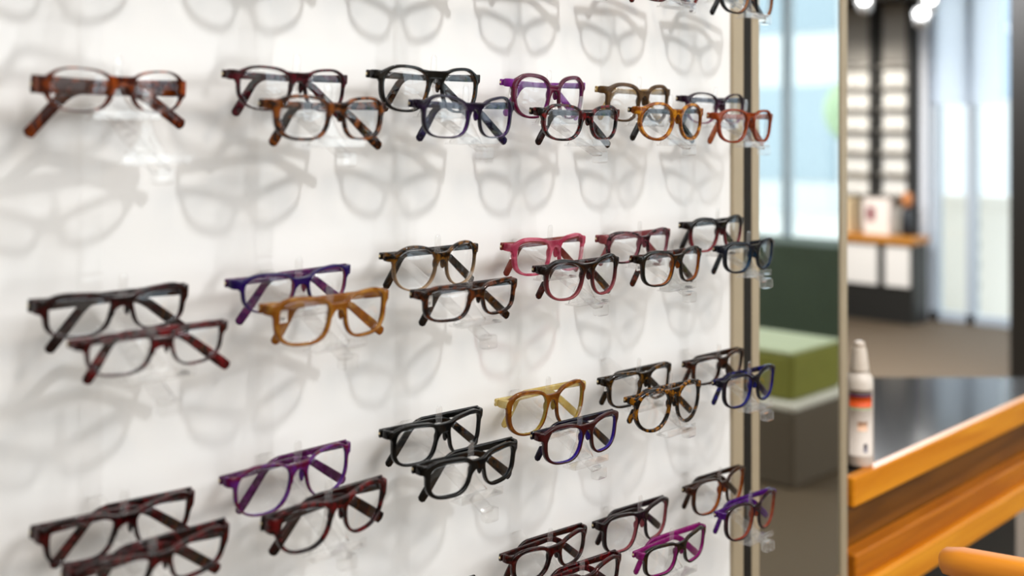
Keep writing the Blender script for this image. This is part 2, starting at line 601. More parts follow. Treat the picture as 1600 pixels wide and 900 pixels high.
# where each pair hangs: along the wall, height, width, turn, lens height, lens centre below the bridge
POS = {
    'r1c0B': (0.4054, 1.3723, 0.1192, 2.0, 0.0349, -0.008), 'r1c1B': (0.5722, 1.3821, 0.1211, 2.3, 0.038, -0.0127),
    'r1c1F': (0.5795, 1.3542, 0.1224, 2.2, 0.0396, -0.0104), 'r1c2B': (0.7371, 1.3901, 0.1312, -1.3, 0.0463, -0.0154),
    'r1c2F': (0.746, 1.3577, 0.125, 1.2, 0.042, -0.0111), 'r1c3B': (0.9143, 1.3818, 0.1234, 1.9, 0.0498, -0.0099),
    'r1c3F': (0.9145, 1.351, 0.1274, 0.3, 0.0399, -0.0086), 'r1c4B': (1.0766, 1.3803, 0.1255, 0.7, 0.0472, -0.012),
    'r1c4F': (1.0802, 1.3569, 0.1255, 0.3, 0.0461, -0.0121), 'r1c5B': (1.2429, 1.3728, 0.1286, -1.5, 0.0413, -0.0086),
    'r1c5F': (1.2412, 1.355, 0.126, -0.3, 0.0428, -0.0152), 'r2c0B': (0.4051, 1.197, 0.1211, 1.0, 0.0353, -0.0081),
    'r2c0F': (0.4144, 1.1695, 0.118, 0.8, 0.0328, -0.0059), 'r2c1B': (0.5752, 1.1972, 0.1193, 2.0, 0.0358, -0.0078),
    'r2c1F': (0.5807, 1.1787, 0.1239, 1.0, 0.0429, -0.0099), 'r2c2B': (0.745, 1.2065, 0.1206, 3.4, 0.0459, -0.0104),
    'r2c2F': (0.7487, 1.1733, 0.126, 0.4, 0.0359, -0.0075), 'r2c3B': (0.9154, 1.2069, 0.1235, 1.9, 0.0411, -0.0135),
    'r2c3F': (0.9167, 1.1856, 0.1248, 1.3, 0.0448, -0.013), 'r2c4B': (1.0772, 1.2018, 0.1257, 0.8, 0.0395, -0.0092),
    'r2c4F': (1.0806, 1.1824, 0.1237, 1.9, 0.0431, -0.0116), 'r2c5B': (1.2453, 1.2101, 0.1256, 0.6, 0.0464, -0.0131),
    'r2c5F': (1.2501, 1.1824, 0.1236, 1.7, 0.0413, -0.0119), 'r3c0B': (0.408, 1.0229, 0.1236, -1.0, 0.036, -0.0115),
    'r3c0F': (0.4135, 1.0032, 0.1279, 2.5, 0.034, -0.0095), 'r3c1B': (0.5723, 1.0297, 0.126, 1.0, 0.0459, -0.0137),
    'r3c1F': (0.5815, 1.0052, 0.121, 1.9, 0.041, -0.016), 'r3c2B': (0.7473, 1.0313, 0.1225, 0.6, 0.0409, -0.0124),
    'r3c2F': (0.7499, 1.0044, 0.1235, 0.2, 0.0391, -0.0084), 'r3c3B': (0.9104, 1.0356, 0.1274, -0.5, 0.0501, -0.0137),
    'r3c3F': (0.9151, 1.0099, 0.1251, 0.8, 0.0427, -0.0137), 'r3c4B': (1.0803, 1.0329, 0.125, 0.8, 0.0434, -0.0132),
    'r3c4F': (1.0743, 1.0228, 0.1269, -0.5, 0.052, -0.0189), 'r3c5B': (1.2498, 1.0271, 0.1238, 1.9, 0.0355, -0.0109),
    'r3c5F': (1.2502, 1.0105, 0.1247, 0.9, 0.0454, -0.0123), 'r4c2B': (0.7414, 0.8528, 0.1252, 0.4, 0.0414, -0.0111),
    'r4c3B': (0.9152, 0.8634, 0.125, 0.5, 0.0382, -0.0098), 'r4c3F': (0.917, 0.8441, 0.1267, -0.5, 0.0413, -0.0102),
    'r4c4B': (1.0726, 0.863, 0.1261, -0.1, 0.0479, -0.0152), 'r4c4F': (1.0875, 0.834, 0.1244, 0.7, 0.038, -0.0096),
    'r4c5B': (1.2509, 0.8613, 0.1244, 1.2, 0.0482, -0.0115), 'r4c5F': (1.2537, 0.8403, 0.124, 1.3, 0.0488, -0.0123),
    'r0c5F': (1.2467, 1.5242, 0.1258, -0.2, 0.0445, -0.0168), 'r0c5B': (1.243, 1.5481, 0.1271, -0.4, 0.0464, -0.0153),
    'r0c4F': (1.0791, 1.5258, 0.1243, 1.0, 0.0476, -0.0156), 'r0c4B': (1.0776, 1.553, 0.126, 0.5, 0.046, -0.013),
    'r0c3F': (0.916, 1.527, 0.1250, 0.5, 0.046, -0.0120), 'r0c3B': (0.915, 1.555, 0.1250, 0.5, 0.044, -0.0120),
    'r0c2F': (0.748, 1.529, 0.1250, 0.5, 0.042, -0.0120), 'r0c2B': (0.744, 1.558, 0.1250, 0.5, 0.044, -0.0120),
    'r0c1F': (0.580, 1.529, 0.1250, 0.5, 0.040, -0.0110), 'r0c1B': (0.573, 1.556, 0.1250, 0.5, 0.044, -0.0120),
    'r0c0F': (0.414, 1.529, 0.1230, 0.5, 0.042, -0.0110), 'r0c0B': (0.406, 1.553, 0.1230, 0.5, 0.044, -0.0120),
}
THIN = dict(rt=.0018, rb=.0013, ro=.0020, rn=.0017)
RECT = dict(nt=3.6, nb=3.2, tn=.30, tt=.08)
ROUND = dict(nt=2.15, nb=2.1, tn=.18, tt=.02, cat=.02)
SPEC = {
    'r1c0B': (dict(c=('5a1c06', 'd4601a'), rt=.0013, rb=.0011, ro=.0022, rn=.0025, nt=2.6, nb=2.8, tn=.24, tt=.1, eh=.0145, ew=.002,
                   th=.0145, thm=.0115, tip=.0095, bh=.0075, vef=.08, tr=.25, scale=90, lt2=.058, bend2=48, bend=33, lt=.06, ct=('5a1c06', 'b9530f')),
              'brown orange glasses with broad temples hanging alone, top left of the wall'),
    'r1c1B': (dict(THIN, c=('2e0610', '6d1024'), nt=2.7, rt=.0022, bh=.0075, ct=('32060f', '701428')),
              'burgundy glasses behind the orange tortoiseshell pair, top full row'),
    'r1c1F': (dict(c=('2a1006', 'b5621a'), nt=2.8, nb=3.0, ro=.0039, rt=.0025, scale=110, tr=.22, th=.008, eh=.009, tip=.0095),
              'orange tortoiseshell glasses in front of the burgundy pair, top full row'),
    'r1c2B': (dict(c=('0c0a08', '1c150c'), ci=('2a1a08', '9a5c0e'), ct=('0e0b08', '5a340c'), nt=2.5, tn=.30, rt=.0029, ro=.0034, bh=.008, th=.008),
              'black glasses with amber inner edges behind the dark purple pair, top full row'),
    'r1c2F': (dict(THIN, c=('1a0e28', '2c1440'), ci=('4a2070', '5f2c86'), ct=('160e2c', '2a1c58'), cat=.2, nt=2.5, nb=3.2, tn=.20, rt=.0025, ro=.0025,
                   tip=.009),
              'dark purple cat-eye glasses in front of the black and amber pair, top full row'),
    'r1c3B': (dict(c=('6a0a38', '7e1040'), ci=('8c1c6a', '9a2a90'), ct=('8a2a9a', '9c38a8'), ttr=.35, ept=1, rt=.0039, ro=.0039, nt=2.6, nb=2.5,
                   tag=1, cat=.1, tr=.15, th=.007),
              'bright magenta glasses with violet temples, top full row'),
    'r1c3F': (dict(c=('0f0606', '8a1218'), nt=2.6, nb=2.7, rt=.0025, scale=140, tag=1, cat=.1, ct=('120608', '3c0a10')),
              'black and red mottled glasses in front of the magenta pair'),
    'r1c4B': (dict(c=('5a3a12', '7a5422'), ct=('a88748', 'c9ab70'), ttr=.3, rough=.38, rt=.0039, ro=.0037, nt=2.6, cat=.08, vef=.3, eh=.009),
              'matt tan brown glasses with pale beige temples, top full row'),
    'r1c4F': (dict(ROUND, c=('8a4606', 'dc941e'), ct=('0c0a0a', '241a14'), tr=.3, rt=.0030, rb=.0027, ttr=.05, scale=120, tag=1, th=.006),
              'round amber tortoiseshell glasses with black temples, in front of the tan pair'),
    'r1c5B': (dict(THIN, c=('240a26', '4a1440'), grad='b0688a', tr=.25, nt=2.5, cat=.08, ct=('260a26', '4a1838')),
              'dark purple glasses fading to pink below, last in the top full row'),
    'r1c5F': (dict(c=('b24414', 'c65a22'), ct=('c8622c', 'd47a44'), tr=.25, nt=2.7, rt=.0027, cat=.04),
              'coral orange glasses at the right end of the top full row'),
    'r2c0B': (dict(RECT, bend2=50, ls2=.068, lt2=.058, c=('180505', '4a0a0e'), rt=.0034, rb=.0013, eh=.0115, ew=.003, th=.0105, thm=.007, vef=.22, bh=.0075, ct=('1a0606', '3c0c0c')),
              'dark burgundy rectangular glasses, upper of the left pair in the second full row'),
    'r2c0F': (dict(THIN, c=('2c0608', '7a1016'), nt=2.9, nb=2.9, tn=.30, tt=.14, rt=.0020, th=.0062, eh=.0075, ew=.004, bh=.007, ct=('34060a', '8a1018')),
              'slim wine red glasses, lower of the left pair in the second full row'),
    'r2c1B': (dict(THIN, bend2=50, ls2=.068, lt2=.058, c=('26106a', '3a1478'), ci=('b04a70', 'c85a78'), ct=('58206a', '8a3a80'), nt=2.6, nb=2.8, tn=.26, tt=.16, rt=.0022,
                   tr=.22, ew=.0045, eh=.009, bh=.006, roll=-1, thm=.005),
              'violet glasses with pink inner edges, above the honey coloured pair'),
    'r2c1F': (dict(c=('9a5c18', 'c08a3a'), tr=.42, nt=3.0, nb=3.0, rt=.0027, ro=.0035, th=.0085, eh=.0095, tag=1, scale=60, tip=.009),
              'translucent honey coloured glasses below the violet pair'),
    'r2c2B': (dict(THIN, c=('140c08', 'a06818'), grad='d8b48c', tr=.25, nt=2.3, nb=2.4, tn=.22, rt=.0024, bh=.007, ct=('100b09', '3a260f'),
                   ttr=.05, th=.007),
              'tortoiseshell glasses fading to clear beige at the bottom'),
    'r2c2F': (dict(RECT, c=('200c06', '7c3a0e'), rt=.0034, ro=.0034, bh=.008, th=.0085, eh=.0085, tag=1, scale=90, ct=('160a06', '55280e')),
              'brown tortoiseshell rectangular glasses below the beige fading pair'),
    'r2c3B': (dict(c=('cc5474', 'e68ea2'), tr=.62, nt=3.0, nb=2.9, rt=.0035, ro=.0037, ct=('9a4038', 'b8604e'), ttr=.25, th=.0085, eh=.009, bh=.008,
                   tag=1, scale=60),
              'clear pink glasses, brightest pink pair on the wall'),
    'r2c3F': (dict(c=('120706', '200a0a'), grad='a8444c', tr=.12, nt=2.5, nb=2.6, cat=.18, rt=.0032, ro=.0030, ct=('2a0c0a', '5a1a14'), th=.0075, tag=1,
                   tip=.009),
              'black glasses fading to rose below, in front of the clear pink pair'),
    'r2c4B': (dict(c=('240e12', '8a4452'), ci=('b05c6c', 'c47482'), ct=('a04a50', 'b45a5c'), ept=1, nt=2.9, rt=.0025, cat=.1, th=.009, eh=.011),
              'dusty rose glasses with dark mottled front, second full row'),
    'r2c4F': (dict(c=('0e120e', '2c1c0c'), ci=('b45408', 'd07a18'), ct=('200c06', '7c2a08'), nt=2.8, nb=3.0, rt=.0029, cat=.1, tr=.15, th=.0085, tag=1),
              'dark green black glasses with bright orange inner edges'),
    'r2c5B': (dict(c=('0e0808', '160a0a'), grad='b0303e', nt=2.6, nb=2.5, rt=.0029, cat=.06, th=.0085),
              'black glasses with red lower rims, right end of the second full row'),
    'r2c5F': (dict(c=('080c18', '101a30'), ci=('10324e', '184a70'), nt=2.8, nb=2.8, rt=.0030, ro=.0032, cat=.14, th=.0075),
              'dark teal blue glasses below the black and red pair'),
    'r3c0B': (dict(RECT, bend2=50, ls2=.068, lt2=.058, c=('120404', '5a080c'), rt=.0035, rb=.0014, eh=.013, ew=.003, th=.011, thm=.0065, vef=.2, bh=.008, pitch=9, ct=('160505', '7a0c10')),
              'dark red rectangular glasses at far left, upper of the lowest left pair'),
    'r3c0F': (dict(RECT, c=('140505', '6a0a0e'), rt=.0035, eh=.015, ew=.003, th=.0165, thm=.009, vef=.18, bh=.008, pitch=9),
              'dark red glasses with broad temples cut off by the bottom edge at left'),
    'r3c1B': (dict(THIN, bend2=50, ls2=.068, lt2=.058, c=('7c0e3e', '7a2a98'), ci=('6c2ca0', '8a44b4'), tr=.25, nt=2.5, nb=2.6, tn=.30, tt=.1, rt=.0018, ct=('5a1850', '8a3a8a'), roll=-2),
              'large thin magenta and purple glasses above the burgundy pair'),
    'r3c1F': (dict(bend2=50, ls2=.068, lt2=.058, c=('180506', '7a0e14'), nt=2.7, nb=2.5, rt=.0035, rb=.0018, eh=.0145, ew=.0035, th=.014, thm=.009, tip=.011, vef=.16, bh=.008, pitch=9,
                   roll=-2, ct=('140505', '4a0a0c')),
              'burgundy glasses with broad dark end pieces, below the magenta and purple pair'),
    'r3c2B': (dict(RECT, bend2=50, ls2=.068, lt2=.058, c=('060606', '0a0a0a'), rt=.0035, ro=.0034, bh=.0095, th=.0085, eh=.0085, vef=.32),
              'black rectangular glasses, upper of two black pairs'),
    'r3c2F': (dict(bend2=50, ls2=.068, lt2=.058, c=('060606', '0a0a0a'), nt=3.4, nb=3.0, tn=.32, tt=.1, rt=.0044, ro=.0039, rb=.0025, bh=.0095, th=.0095, eh=.0095, vef=.3, tip=.0105, cat=.08),
              'thick black glasses, lower of two black pairs'),
    'r3c3B': (dict(c=('8a4a0c', 'b87018'), ci=('d0a838', 'dcc060'), ct=('dcc478', 'e8d8a0'), ttr=.45, ept=1, tr=.2, nt=2.9, nb=2.5, rt=.0037, ro=.0039, cat=.08,
                   tag=1, scale=70, th=.008),
              'amber glasses with pale yellow temples, third full row'),
    'r3c3F': (dict(c=('3c0408', '52080e'), ci=('3416a0', '4422b0'), ct=('0c0a18', '1c1638'), nt=3.0, nb=2.8, rt=.0034, ro=.0035, cat=.1, tag=1, th=.0085),
              'dark red glasses with purple inner edges below the amber pair'),
    'r3c4B': (dict(RECT, lo=.52, hi=.68, c=('1e1206', '8a5c14'), rt=.0032, tr=.15, bh=.0085, th=.0085, tag=1, scale=80, ct=('140d06', '4a300c')),
              'olive brown tortoiseshell rectangular glasses, third full row'),
    'r3c4F': (dict(ROUND, lo=.52, hi=.62, c=('0a0503', 'b87410'), tr=.12, rt=.0030, rb=.0029, ro=.0032, scale=150, th=.0065, tag=1),
              'round black and yellow tortoiseshell glasses, third full row'),
    'r3c5B': (dict(RECT, c=('140804', '5c2a0c'), rt=.0030, bh=.008, th=.0085),
              'dark brown glasses behind the bright blue pair'),
    'r3c5F': (dict(c=('06061a', '0c0c2c'), ci=('0e1284', '181eac'), ct=('0a0a28', '1a1e90'), nt=2.9, nb=2.8, rt=.0029, cat=.12, th=.0075),
              'navy glasses with bright blue inner edges, right end of the wall'),
    'r4c2B': (dict(RECT, c=('0c0808', '2a1412'), rt=.0034), 'dark glasses just below the frame under the two black pairs'),
    'r4c3B': (dict(c=('1e0806', '5a140e'), nt=2.7, nb=2.5, rt=.0035, ro=.0037, rn=.0034, cat=.1, th=.008, vef=.3, bh=.008, tr=.15),
              'dark red brown glasses at the bottom, upper pair of the third column from the right'),
    'r4c3F': (dict(c=('260506', '5c0c10'), nt=2.8, rt=.0034, ro=.0035, cat=.1, th=.009, ct=('30060a', '7a0e14')),
              'wine red glasses cut off by the bottom edge, only the right brow in sight'),
    'r4c4B': (dict(RECT, c=('16070a', '28090e'), ci=('b84e58', 'c86670'), rt=.0034, ro=.0032, bh=.0085, th=.0085, nb=2.9),
              'black burgundy glasses with pink inner edges, lowest row'),
    'r4c4F': (dict(RECT, c=('100a06', '3c260c'), ci=('a8147c', 'b82c90'), ct=('9c1478', 'b02a8c'), ept=1, rt=.0030, bh=.0085, th=.0075),
              'tortoiseshell glasses with hot pink temples, lowest row'),
    'r4c5B': (dict(c=('2c1408', '5a2a0c'), ci=('c8580c', 'd87420'), ct=('1e1008', '40200c'), nt=2.9, nb=2.7, rt=.0027, th=.0075, tr=.15, cat=.06),
              'brown glasses with orange inner edges, lowest row at the right end'),
    'r4c5F': (dict(c=('1c0c14', '48162a'), ci=('b8482c', 'c8643c'), ct=('4a0c78', '6a1c98'), ept=1, nt=2.8, rt=.0025, cat=.08, th=.0075),
              'plum glasses with orange red edges, lowest row at the right end'),
    'r0c5F': (dict(c=('0c0a0a', '1a1210'), ci=('c0703c', 'd08850'), rt=.0025), 'black glasses with orange edges cut off at the top right of the wall'),
    'r0c5B': (dict(c=('14100e', '3a2014')), 'dark glasses behind the orange edged pair above the picture'),
    'r0c4F': (dict(c=('5a1410', '8a2018')), 'dark red glasses at the top edge, left of the orange edged pair'),
    'r0c4B': (dict(c=('8a4a50', 'a86068'), tr=.3), 'rose glasses behind the dark red pair above the picture'),
    'r0c3F': (dict(c=('5a3020', '8a5a38'), tr=.25), 'brown glasses above the magenta pair'),
    'r0c3B': (dict(c=('402018', '6a3a28')), 'dark brown glasses above the magenta pair, nearer the wall'),
    'r0c2F': (dict(c=('3c3428', '6a5a40'), tr=.25), 'olive glasses above the dark purple pair'),
    'r0c2B': (dict(c=('201810', '4a3a28')), 'dark olive glasses above the dark purple pair, nearer the wall'),
    'r0c1F': (dict(THIN, c=('302c2c', '4a4444')), 'grey glasses above the burgundy pair of the top full row'),
    'r0c1B': (dict(c=('2a2020', '4a3a38')), 'dark grey glasses above the burgundy pair, nearer the wall'),
    'r0c0F': (dict(THIN, c=('4a3020', '7a5a40')), 'thin brown glasses above the broad templed pair'),
    'r0c0B': (dict(c=('2c2018', '5a4634')), 'dark brown glasses above the broad templed pair, nearer the wall'),
}
for k, (spec, label) in SPEC.items():
    make_glasses(k, POS[k], spec, label)

# ------------------------------------------------- clear rails and holders
COLX = [.408, .577, .745, .915, .079 + 1.0, 1.246]
ORD = ['first', 'second', 'third', 'fourth', 'fifth', 'sixth']
for ci, x in enumerate(COLX):
    o = obj('display_rail', box(x - .009, x + .009, WY - .0055, WY - .001, .55, 1.95, .0006), RAILM, smooth=False)
    tag(o, 'clear vertical acrylic rail on the white wall behind the %s column of glasses' % ORD[ci], 'rail', 'clear rails on the display wall')


def slab(p, q, wid, th):
    """flat bar in the plane square to the wall, from p=(y,z) to q"""
    return sweep([(0, p[0], p[1]), (0, (p[0] + q[0]) / 2, (p[1] + q[1]) / 2), (0, q[0], q[1])], (1, 0, 0), wid, th, n=12, ex=8, cap=.95)


def tongue(y, z0, z1, w):
    cs = [(0, y + .003, z0), (0, y + .001, (z0 + z1) / 2), (0, y, z1 - .004), (0, y, z1 - .0015), (0, y, z1)]
    return sweep(cs, (1, 0, 0), [w, w, w, w * .8, w * .35], .0016, n=12, ex=6, cap=.9)


def trapezoid(y0, z0, w0, y1, z1, w1, th=.0018):
    cs = [(0, y0 + (y1 - y0) * t, z0 + (z1 - z0) * t) for t in (0, .3, .65, 1)]
    return sweep(cs, (1, 0, 0), [w0, w0 * .62 + w1 * .2, w1 * 1.5, w1], th, n=12, ex=8, cap=.95)


def short(lab):
    return lab.split(',')[0].split(' in front')[0].split(' behind')[0].split(' hanging')[0].split(' below')[0].split(' above')[0].split(' at ')[0].split(' cut')[0].split(' just')[0]


for r in range(5):
    for c in range(6):
        kf, kb = 'r%dc%dF' % (r, c), 'r%dc%dB' % (r, c)
        if kf not in GL and kb not in GL: continue
        if kb in GL:
            zb, bb_ = GL[kb][4], GL[kb][5]
            xs = GL[kb][2]
        if kf in GL:
            zf, bf = GL[kf][4], GL[kf][5]
            if kb in GL: xs = (xs + GL[kf][2]) / 2
            else: xs = GL[kf][2]
        else:
            zf, bf = zb - .028, -.032
        if kb not in GL: zb, bb_ = zf + .028, -.032
        names = [short(SPEC[k][1]) for k in (kf, kb) if k in GL]
        root = empty('display_holder', (xs, 0, 0))
        lab = 'clear acrylic holder under the ' + ' '.join(names[0].split()[:9])
        if kf not in GL and r == 1: lab = 'clear acrylic holder under the lone brown orange glasses'
        tag(root, lab, 'holder', 'clear holders on the display wall')
        obj('arm', slab((WY - .003, zf + .022), (.776, zf - .043), .015, .004), ACRYL, root)
        obj('end_block', box(-.0085, .0085, .768, .779, zf - .052, zf - .039, .0015), ACRYL, root, False)
        for y, z, bt_ in ((.79, zf, bf), (.838, zb, bb_)):
            zt = z + bt_ - .0035
            obj('tray', join(box(-.028, .028, y - .006, y + .011, zt - .0018, zt, .0004)), ACRYL, root, False)
            obj('lip', box(-.028, .028, y - .0075, y - .006, zt - .0018, zt + .006, .0004), ACRYL, root, False)
            obj('nose_rest', trapezoid(y + .0105, zt, .044, y + .0098, z - .004, .009), ACRYL, root)
            obj('tongue', tongue(y + .0098, z - .012, z + .021, .0075), ACRYL, root)

# ------------------------------------------------------------ shop interior
FLOOR = simple('grey_brown_carpet', '5c4c38', .7, noise=.35, scale=60, bump=.2)
o = obj('floor', box(-3.2, 7.9, -5.2, 6.4, -.1, 0), FLOOR, smooth=False); tag(o, kind='structure')
CEIL = simple('ceiling_paint', 'c9c7c2', .7)
o = obj('ceiling', box(-3.2, 7.9, -5.2, 6.4, 2.9, 3.0), CEIL, smooth=False); tag(o, kind='structure')
SHOPW = simple('shop_wall_paint', 'cfc8bc', .7, noise=.05, scale=2)
for nm, b in (('wall_left', (-3.3, -3.2, -5.2, 6.4, 0, 2.9)), ('wall_back', (-3.2, 7.9, 6.4, 6.5, 0, 2.9)), ('wall_near', (-3.2, 2.6, -5.3, -5.2, 0, 2.9))):
    o = obj(nm, box(*b), SHOPW, smooth=False); tag(o, kind='structure')
XE = 7.8                                         # glazed end of the shop
GREYF = simple('blue_grey_window_frame', 'b4bec8', .5)
PANE = clear('window_pane', (.97, .985, .98, 1), (1, 1, 1, 1), 1.45, .6)
DARK = simple('black_steel', '14110d', .4)
# solid stretches of the end wall
o = obj('wall_end', join(box(XE, XE + .15, 3.46, 6.4, 0, 2.9), box(XE, XE + .15, -.6, 2.3, 0, 2.9), box(XE, XE + .15, -5.2, -.6, 2.62, 2.9),
                         box(XE, XE + .15, 2.3, 3.46, 2.62, 2.9), box(XE, XE + .15, -5.2, -.6, 0, .12)), SHOPW, smooth=False)
tag(o, kind='structure')


def window(n, y0, y1, z0, z1, mull, trans):
    w = empty('window_%d' % n, (XE, (y0 + y1) / 2, z0))
    tag(w, kind='structure')
    fr = [box(-.03, .05, y0 - (y0 + y1) / 2, y1 - (y0 + y1) / 2, 0, .06), box(-.03, .05, y0 - (y0 + y1) / 2, y1 - (y0 + y1) / 2, z1 - z0 - .06, z1 - z0)]
    c = (y0 + y1) / 2
    for y in [y0 + .03] + mull + [y1 - .03]:
        fr.append(box(-.03, .05, y - c - .03, y - c + .03, 0, z1 - z0))
    for z in trans:
        fr.append(box(-.025, .045, y0 - c, y1 - c, z - z0 - .03, z - z0 + .03))
    obj('window_frame', join(*fr), GREYF, w, False)
    obj('window_pane', box(.005, .011, y0 - c, y1 - c, .03, z1 - z0 - .03), PANE, w, False)


o = obj('wall_near_top', join(box(2.6, 7.8, -5.3, -5.2, 2.62, 2.9), box(2.6, 7.8, -5.3, -5.2, 0, .12)), SHOPW, smooth=False)
tag(o, kind='structure')
w = empty('window_3', (5.2, -5.25, .12))  # unseen window, added so the lenses reflect bluish streaks
tag(w, kind='structure')
obj('window_frame', join(*[box(x - .035, x + .035, -.04, .04, 0, 2.5) for x in (-2.56, -1.5, -.4, .7, 1.8, 2.55)], box(-2.6, 2.6, -.04, .04, 0, .06),
                         box(-2.6, 2.6, -.04, .04, 2.44, 2.5)), GREYF, w, False)
obj('window_pane', box(-2.58, 2.58, -.003, .003, .03, 2.47), PANE, w, False)
window(1, 2.3, 3.46, 0, 2.62, [3.17], [])
window(2, -5.2, -.6, .12, 2.62, [-4.1, -2.83, -1.6], [])
BLIND, nt_, out_ = newmat('pale_blind_fabric')
b_ = N(nt_, 'BsdfTranslucent', Color=(.93, .96, 1, 1))
d_ = N(nt_, 'BsdfDiffuse', Color=(.7, .75, .82, 1))
m_ = N(nt_, 'MixShader', Fac=.25)
nt_.links.new(b_.outputs[0], m_.inputs[1]); nt_.links.new(d_.outputs[0], m_.inputs[2]); nt_.links.new(m_.outputs[0], out_.inputs[0])
# roller blind in the upper part of the right window
o = obj('roller_blind', box(XE - .05, XE - .047, 2.95, 3.45, 1.54, 2.6), BLIND, smooth=False)
tag(o, 'pale bluish roller blind drawn half down over the far right window', 'blind')
# dark steel post at the picture's right edge
o = obj('column_1', box(6.02, 6.2, 1.95, 2.25, 0, 2.9, .004), DARK, smooth=False); tag(o, kind='structure')
# outside
o = obj('ground_outside', box(7.96, 40, -30, 30, -.25, -.1), simple('pale_paving', 'd8d8d4', .8, noise=.1), smooth=False)
tag(o, kind='structure')
FAC = simple('white_render', 'c8ced2', .8, noise=.04)
root = empty('building', (18, 0, 0))
tag(root, 'pale building across the street seen through the far right window', 'building')
obj('facade', box(0, 1, .5, 20, -.1, 5.2), FAC, root, False)
for y in (2.0, 4.2, 6.4, 8.6):
    obj('window', box(-.03, .02, y, y + 1.1, 1.9, 3.6), simple('facade_glass', '9db0c4', .1), root, False)
root = empty('building', (18, -10, 0))
tag(root, 'pale blue building across the street, seen only in the mirror', 'building')
obj('facade', box(0, 1, -9, 9, -.1, 6), FAC, root, False)
for i in range(6):
    for z in (.5, 3.2):
        obj('window', box(-.04, .02, -8 + i * 2.8, -6.3 + i * 2.8, z, z + 1.7), simple('facade_window', '93a3ae', .15), root, False)
root = empty('street_tree', (13.5, -5.2, -.1))
tag(root, 'small light green tree outside, seen only in the mirror', 'tree')
obj('trunk', lathe([(.07, 0), (.05, .8), (.04, 1.4)], 12), DARK, root)
obj('crown', ellipsoid((0, 0, 1.75), (.42, .42, .45), 20, 12), simple('light_leaves', 'b4cba4', .8, noise=.5, scale=9, bump=1), root)
root = empty('balustrade', (8.7, 3.5, 0))
tag(root, 'white railing outside the far right window', 'railing')
WP = simple('white_railing_paint', 'efefec', .5)
obj('top_rail', box(-.03, .03, -.62, .75, .78, .86, .01), WP, root, False)
obj('panel', box(-.01, .01, .04, .75, -.1, .78), WP, root, False)
obj('panel', box(-.01, .01, -.62, -.03, -.1, .78), WP, root, False)
for i in range(5):
    obj('rung', box(-.012, .012, -.03, .04, .02 + i * .16, .11 + i * .16), WP, root, False)
o = obj('backdrop', lathe([(.06, -.1), (.06, .82), (.04, .86)], 20), DARK); o.location = (9.2, 3.72, 0)  # added cylinder standing in for the darkness beyond the railing gap
tag(o, 'dark backdrop added behind the gap in the white railing outside', 'backdrop')

# far display shelves beside the window
PANELW = simple('lit_white_shelf', 'f3f1ea', .5)
PGREY = simple('greige_header', 'a8a49c', .6)
BLACKP = simple('dark_upright', '1c1b18', .5)
x1 = XE - .02
o = None
SHELF = [(3.885, 4.15), (3.59, 3.80)]
for i, (ya, yb) in enumerate(SHELF):
    c = (ya + yb) / 2
    root = empty('display_shelf', (x1, c, .86))
    tag(root, ('left' if i == 0 else 'right') + ' of two far white shelf bays of glasses beside the window', 'display shelf', 'far shelf bays')
    hw = (yb - ya) / 2
    obj('back_panel', box(-.05, -.0, -hw, hw, 0, .99), PANELW, root, False)
    obj('header', box(-.06, -.0, -hw, hw, .99, 1.42), PGREY, root, False)
    for k in range(7):
        obj('ledge', box(-.13, -.05, -hw, hw, .02 + k * .157, .032 + k * .157), PGREY, root, False)
for y in (4.18, 3.843, 3.555):
    o = obj('upright', box(x1 - .14, x1, y - .025, y + .025, 0, 2.45, .004), BLACKP, smooth=False)
    tag(o, {4.18: 'dark post at the outer left of the far shelf bays', 3.843: 'dark post between the two far shelf bays',
            3.555: 'dark post right of the far shelf bays by the window'}[y], 'post')
# small pairs on the far bays (front outline only at that distance)
PF = dict(BASE); PF.update(W=.13, a=.026, b=.017, cx=.037, cy=-.009, ve=0.0)
far_mats = [simple('far_frame_dark', '1a1614', .3), simple('far_frame_brown', '4a2e1c', .3), simple('far_frame_grey', '5c5c60', .3)]
far_me = []
for m in far_mats:
    oo = obj('eyeglasses', front_mesh(PF), [m, m])
    fix_normals(oo)
    far_me.append(oo.data)
    bpy.data.objects.remove(oo)
ROWN = ['lowest', 'second lowest', 'third lowest', 'fourth lowest', 'fifth lowest', 'sixth lowest', 'top']
for i, (ya, yb) in enumerate(SHELF):
    for k in range(7):
        o = bpy.data.objects.new('eyeglasses', far_me[(i + k * 2) % 3])
        COL.objects.link(o)
        o.location = (x1 - .11, (ya + yb) / 2, .86 + .032 + k * .157 + .026)
        o.rotation_euler = (0, 0, -PI / 2)
        o['label'] = 'small far glasses on the %s ledge of the %s shelf bay' % (ROWN[k], ('left', 'right')[i])
        o['category'] = 'glasses'; o['group'] = 'glasses on the far shelf bays'
# bench under the far bays
WOODD = wood('far_bench_wood', 'a8661c', 'c98a3a', .45, 1)
root = empty('storage_bench', (x1 - .2, 3.8, 0))
tag(root, 'wood topped low cabinet with white doors below the far shelf bays', 'cabinet')
obj('top', box(-.22, .05, -.4, .42, .56, .61, .005), WOODD, root, False)
obj('carcass', box(-.17, .05, -.38, .40, .0, .56), BLACKP, root, False)
CREAM = simple('cream_laminate', 'e9e4dc', .5)
for a, b in ((.27, .40), (-.12, .16), (-.36, -.18)):
    obj('door', box(-.19, -.17, a, b, .26, .54, .003), CREAM, root, False)
BOXM = simple('cream_card', 'e6cfa6', .6)
o = obj('box', box(-.1, .1, -.11, .11, 0, .25, .004), BOXM, smooth=False); o.location = (x1 - .26, 4.03, .61)
tag(o, 'cream card box on the far low cabinet, left', 'box')
root = empty('display_card', (x1 - .26, 3.72, .61))
tag(root, 'pale card with a dark red patch on the far low cabinet', 'card')
